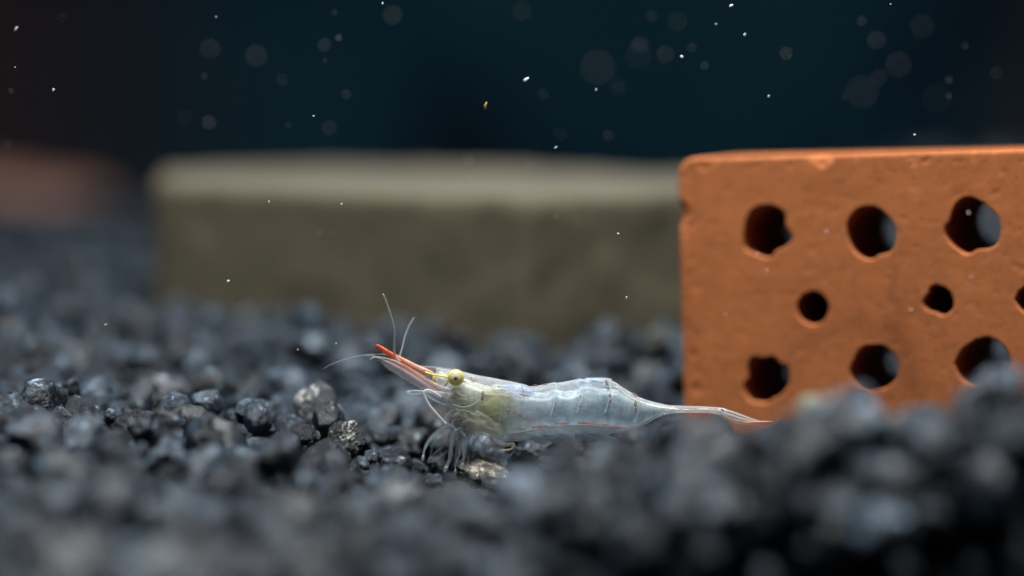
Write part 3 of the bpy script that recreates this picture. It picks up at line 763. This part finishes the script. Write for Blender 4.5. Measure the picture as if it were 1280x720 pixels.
# clear dorsal scallops
line('dorsal_line', [(662, 490), (676, 493), (690, 489), (694, 487), (706, 491), (718, 489), (727, 482), (738, 481), (752, 487), (764, 488)], .03, .03, MAT_HAIR, body, Y=-1.72, Y1=-1.55, n=70)
line('gut', [(770, 484), (783, 494), (800, 503), (820, 509), (838, 511.5), (860, 513), (880, 512), (901, 514)], .14, .09, MAT_PALELINE, body, Y=-1.2, Y1=-.5, n=50)

# dashes and dots of colour
def dash(pts, r, mat, Y=-2.2):
    n = 14; st = spline(pts, n); P3 = [P(s[0], s[1], Y) for s in st]
    R = [r * math.sin(math.pi * (0.08 + 0.84 * i / (n - 1))) ** .6 for i in range(n)]
    mesh_obj('colour_mark', *tube(P3, R, 8), mat, body)
for pts, r in (([(646, 535), (653, 537), (657, 536)], .10), ([(665, 534.5), (674, 533), (685, 532.5)], .14), ([(694, 529.5), (702, 529), (711, 529.5)], .13), ([(722, 528.5), (731, 528), (741, 530)], .13), ([(742, 530.5), (756, 531), (768, 532.5)], .10), ([(768, 532.5), (780, 534), (790, 535)], .06)):
    dash(pts, r, MAT_REDMARK, -2.0 if pts[0][0] < 740 else -1.8)
for pts, r in (([(633, 511.5), (637, 514)], .10), ([(640, 515), (644, 517)], .09), ([(646, 517), (652, 520.5)], .10), ([(654, 521), (658, 523)], .08), ([(660, 524), (665, 526)], .06), ([(649, 492), (656, 494), (662, 495)], .09), ([(666, 482), (672, 482)], .10), ([(678, 481), (685, 480.5)], .08),
               ([(694, 502), (695.5, 506)], .08), ([(725, 493), (726, 498)], .07), ([(723, 509), (727, 506)], .09), ([(757.5, 475), (759, 482)], .13), ([(760, 484), (760.5, 488)], .12), ([(762, 492), (762.5, 497)], .12), ([(762.5, 499), (763, 504)], .11), ([(761, 506), (761.5, 511)], .07),
               ([(790, 491), (798, 496)], .12), ([(794, 501), (795, 509)], .14), ([(795, 510), (794.5, 517)], .09), ([(602, 495), (603, 501)], .1), ([(577, 476.5), (583, 477)], .07), ([(829, 518), (830, 521)], .06)):
    dash(pts, r, MAT_BROWNMARK, -2.25 if pts[0][0] < 740 else (-1.95 if pts[0][0] < 780 else -1.4))
dash([(761, 474), (765, 475)], .09, MAT_PALELINE, -.9)

# walking legs (thigh, shin, foot in one bent tube each) and their claws
MAT_LEG = glassy('glassy_leg', (0.56, 0.64, 0.70), 0.15, 0.22, rough=0.2, noise_amt=0.12)
def leg(pts, Y0, Y1, r0, r1, mat=MAT_LEG):
    st = spline(pts, 40); n = len(st); P3 = [P(s[0], s[1], Y0 + (Y1 - Y0) * i / (n - 1)) for i, s in enumerate(st)]
    R = [0.68 * (r0 + (r1 - r0) * i / (n - 1)) * (1 + .28 * math.exp(-((i - n * .36) / 2.0) ** 2) + .25 * math.exp(-((i - n * .7) / 2.0) ** 2)) for i in range(n)]
    o = mesh_obj('walking_leg', *tube(P3, R, 10), mat, shrimp)
    e = P3[-1]; t = (P3[-1] - P3[-3]).normalized(); parts = []
    for s in (-1, 1):
        side = Vector((t.z, 0, -t.x)) * s
        parts.append(tube([e - t * .05, e + t * .22 + side * .10, e + t * .5 + side * .03], [r1 * .8, r1 * .6, .015], 7))
    mesh_obj('claw', *join(parts), mat, o)
leg([(575, 530), (562, 533), (548, 539), (537, 550), (531, 561), (529, 570)], -1.0, -3.0, .26, .12)
leg([(578, 532), (566, 532), (556, 536), (546, 546), (540, 560), (538, 572)], .8, 2.0, .24, .11)
leg([(582, 536), (572, 538), (566, 546), (564, 560), (562, 574), (558, 584)], -1.1, -2.2, .34, .2)
leg([(588, 538), (580, 541), (574, 550), (572, 562), (571, 574), (573, 582)], .6, -.6, .38, .22)
leg([(594, 540), (588, 544), (583, 553), (581, 563), (580, 571), (578, 580)], -1.2, -1.8, .26, .15)
leg([(604, 544), (598, 550), (606, 556), (622, 559), (636, 557), (648, 560)], -1.0, -1.6, .22, .13)
leg([(612, 546), (618, 552), (630, 556), (642, 555), (640, 561), (631, 563)], -1.4, -1.9, .2, .14, MAT_BROWNLIMB)
leg([(626, 548), (634, 553), (642, 557), (648, 564), (645, 574), (641, 582)], .8, 1.5, .24, .12)
leg([(596, 542), (592, 553), (596, 562), (600, 568), (598, 574), (594, 579)], 1.0, 1.8, .24, .12)
# feeding limbs with bristles under the mouth
for k, (x, y) in enumerate(((566, 520), (574, 526), (585, 533))):
    line('mouth_limb', [(x + 6, y - 8), (x - 4, y - 3), (x - 9, y + 5), (x - 3, y + 13)], .2, .09, MAT_LIMB, Y=-1.2 + .2 * k, Y1=-1.6, n=24)
# bristles of the feeding limbs and legs
rs = np.random.RandomState(5); parts = []
for k in range(18):
    u = rs.uniform(552, 604); v = 530 + (u - 552) * 0.28 + rs.uniform(-4, 3); L = rs.uniform(14, 44); an = rs.normal(-100, 16) * math.pi / 180; Y = rs.uniform(-1.9, 1.2)
    a = P(u, v, Y); b = P(u + L * math.cos(an), v - L * math.sin(an), Y + rs.uniform(-.8, .4)); m_ = (a + b) / 2 + Vector((rs.uniform(-.3, .1), 0, .05))
    parts.append(tube([a, m_, b], [.03, .024, .008], 5))
mesh_obj('bristles', *join(parts), MAT_FAINT, shrimp)
for k, (x, y, x1, y1) in enumerate(((586, 540, 569, 588), (592, 541, 584, 586), (600, 543, 590, 584), (610, 546, 606, 578), (580, 537, 549, 580), (572, 533, 541, 577))):
    leg([(x, y), (x - 5, y + 6), ((x + x1) / 2 - 4, (y + y1) / 2 - 6), ((x + x1) / 2 - 3, (y + y1) / 2 + 3), (x1 + 1, y1 - 9), (x1, y1)], -1.0 + .35 * k, -1.9 + .5 * k, .16, .08)
# swimmerets: soft leaf-shaped paddles folded back under the tail
for x, L in ((662, 30), (682, 32), (702, 32), (722, 30), (744, 28)):
    for Y in (-.9, .9):
        mesh_obj('swimmeret', *flat_blade([(x - 4, 540), (x + L * .3, 543), (x + L * .7, 546), (x + L, 549)], [(x - 3, 546), (x + L * .25, 553), (x + L * .6, 555.5), (x + L, 551)], Y, .13, 20, .1 if Y > 0 else -.1), MAT_LIMB, shrimp)
# tail fan
fan = mesh_obj('tail_fan', *flat_blade([(898, 510.5), (906, 511), (922, 517), (940, 523.5), (952, 526.5), (962, 527)], [(898, 517.5), (908, 518.5), (920, 521), (936, 526), (950, 528.5), (962, 528.5)], -.15, .2), MAT_TAIL, shrimp)
for top, bot, Y, ye in (([(901, 512), (914, 513.5), (930, 519), (946, 525), (958, 528)], [(901, 515), (912, 518), (926, 523), (942, 527.5), (957, 529)], .35, .9),
                        ([(900, 516), (910, 521), (922, 525), (940, 527), (963.5, 526.3)], [(900, 519), (909, 524), (920, 529.5), (940, 530.5), (963.5, 529)], -.55, -.5),
                        ([(901, 514), (914, 518), (930, 523), (948, 526.5), (964, 526.5)], [(901, 519), (912, 524), (926, 528), (944, 529.5), (964, 528.5)], -.75, -.7)):
    mesh_obj('blade', *flat_blade(top, bot, Y, .09, 30, ye), MAT_TAIL, fan)
line('blade_rib', [(903, 517.5), (912, 523.5), (922, 526), (940, 527.6), (963, 527.5)], .08, .05, MAT_PALELINE, fan, Y=-.7, Y1=-1.3, n=30)
dash([(930, 528.2), (948, 528), (966, 527.2)], .13, MAT_TIP, -1.35)
dash([(901, 511), (903.5, 513), (903, 516)], .10, MAT_BROWNMARK, -.6)

# ------------------------------------------------------------------ specks drifting in the water
def speck_mat(name, col, rough=0.6):
    m, nt, out = new_mat(name); n = N(nt)
    tc = n('TexCoord').outputs['Object']
    f = n('TexNoise', {'Vector': tc, 'Scale': 5000.0}).outputs[0]
    c = n.mixc(f, tuple(v * .8 for v in col), tuple(min(1, v * 1.2) for v in col))
    b = n('BsdfPrincipled', {'Base Color': c, 'Roughness': rough}).outputs[0]
    t = n('BsdfTranslucent', {'Color': c}).outputs[0]
    mx = n('MixShader', {0: 0.5, 1: b, 2: t}).outputs[0]
    nt.links.new(mx, out.inputs[0]); return m
MAT_SPECK = speck_mat('pale_speck', (0.42, 0.43, 0.44)); MAT_SPECK_WHITE = speck_mat('white_speck', (0.85, 0.87, 0.88)); MAT_SPECK_YEL = speck_mat('yellow_fleck', (0.62, 0.50, 0.08))
SH = [stone_shape(2, 300 + k) for k in range(6)]
def speck(px, py, Y, r, mat, label, group, stretch=(1, 1, 1), rot=0.0):
    p = P(px, py, Y); k = int(px) % 6
    me = bpy.data.meshes.new('drifting_speck'); me.from_pydata([tuple(np.array(q) * np.array(stretch) * r * MM) for q in SH[k]], [], ICO[2][1])
    me.materials.append(mat); me.polygons.foreach_set('use_smooth', [True] * len(me.polygons)); me.update()
    o = bpy.data.objects.new('drifting_speck', me); COL.objects.link(o); o.location = p * MM; o.rotation_euler = (0, rot, 0)
    tag(o, label, 'speck', group)
def where(look, px, py):
    if px > 846 and py > 190: w = 'drifting before the orange brick'
    elif 190 < px < 846 and 192 < py < 400: w = 'drifting before the olive slab'
    elif py >= 400: w = 'drifting low over the black gravel'
    else: w = 'drifting in the dark water above the stones'
    return look + ' ' + w, look + 's ' + w
# soft discs: pixel, disc diameter, strength of the disc (0..1)
SOFT = [(263, 61, 20, .9), (320, 70, 25, .7), (261, 153, 16, .9), (352, 100, 12, .8), (405, 56, 16, .7), (406, 76, 7, .4), (418, 16, 6, 1), (423, 47, 9, .9), (433, 118, 12, 1.1), (360, 156, 7, .8),
        (491, 19, 22, .7), (652, 14, 22, .45), (679, 118, 11, .9), (760, 169, 13, .8), (585, 199, 14, .7), (800, 56, 16, .9), (798, 70, 30, .45), (831, 68, 20, .5), (847, 27, 19, .9), (865, 60, 12, .7), (881, 82, 10, .6),
        (772, 109, 16, .6), (747, 84, 38, .45), (983, 67, 15, 1), (1077, 26, 9, .8), (1095, 50, 21, .6), (1123, 81, 29, .7), (1099, 97, 17, .9), (1153, 33, 27, .5), (1206, 57, 10, .6), (1245, 91, 13, .6), (1186, 100, 10, .7),
        (1186, 120, 8, .7), (1171, 123, 30, .35), (1077, 115, 36, .45), (411, 160, 18, .45), (230, 147, 16, .35), (14, 114, 8, .6), (78, 22, 12, .35), (255, 95, 7, .4), (663, 205, 16, .5), (814, 20, 14, .4), (1055, 121, 6, .5),
        (724, 278, 12, .8), (587, 223, 8, 1.6), (399, 290, 8, .5), (415, 292, 8, .5), (751, 347, 6, .6), (773, 416, 5, .8), (695, 271, 6, .9), (10, 180, 9, .4), (700, 168, 14, .35)]
for i, (px_, py_, b, s) in enumerate(SOFT):
    front_ = (i % 3 == 0); kk = b / 175.0
    d = 300.0 / (1 + kk) if front_ else 300.0 / (1 - kk)
    r = 0.5 * 0.34 * max(b, 5) * math.sqrt(s) * d / FPX * (0.8 if b > 10 else 1.0)
    speck(px_, py_, d - 300.0, r, MAT_SPECK, *where('%s pale speck blurred to a soft disc' % ('broad' if b > 17 else ('small' if b < 10 else 'middling')), px_, py_))
SHARP = [(20, 36, 1.6, 2.0, .9), (67, 112, 2.0, 1.1, 0), (657, 99, 2.4, 1.7, .5), (852, 71, 2.2, 1.3, 1.5), (914, 7, 2.0, 1.5, .4), (931, 43, 2.0, 1.0, 0), (961, 120, 1.7, 1.2, .3), (1143, 168, 1.5, 1.0, 0), (745, 112, 1.2, 2.0, 1.1),
         (695, 184, 1.0, 2.6, .6), (478, 4, 1.6, 1.0, 0), (270, 21, 1.0, 1.4, 0), (392, 145, 1.0, 1.5, 0), (895, 30, 1.1, 1.3, 0), (19, 84, 1.0, 1, 0), (1113, 5, .9, 1, 0), (336, 252, 1.6, 1, 0), (427, 255, 1.7, 1, .4), (285, 351, 1.7, 1, .2), (773, 292, 1.3, 1.3, 0),
         (783, 372, 1.3, 1.4, 1.4), (133, 405, 1.5, 1, 0), (420, 429, 1.5, 1, 0), (1033, 289, 1.7, 1, 0), (946, 318, 1.4, 1, 0), (959, 338, 1.2, 1, 0), (1139, 387, 1.5, 1, 0), (1214, 346, 1.1, 1, 0), (907, 393, 1.1, 1, 0), (1211, 266, 1.5, 1, 0), (372, 437, .9, 1.8, .4), (131, 406, 1.0, 1, 0)]
for px_, py_, r, st, rot in SHARP:
    Y = -9.0 if px_ > 840 and py_ > 180 else -1.5 + (int(px_) % 5)
    speck(px_, py_, Y, r * 0.075, MAT_SPECK_WHITE, *where('%s sharp white speck' % ('elongated' if st > 1.25 else 'tiny round'), px_, py_), (st, .8, 1), -rot)
fl = mesh_obj('drifting_fleck', *tube([P(608.5, 127.5, 0), P(606.8, 131, 0), P(606.3, 134, 0), P(607.2, 136.5, 0)], [.04, .1, .11, .03], 8), MAT_SPECK_YEL)
tag(fl, 'single curved yellow fleck drifting in the dark water', 'fleck')
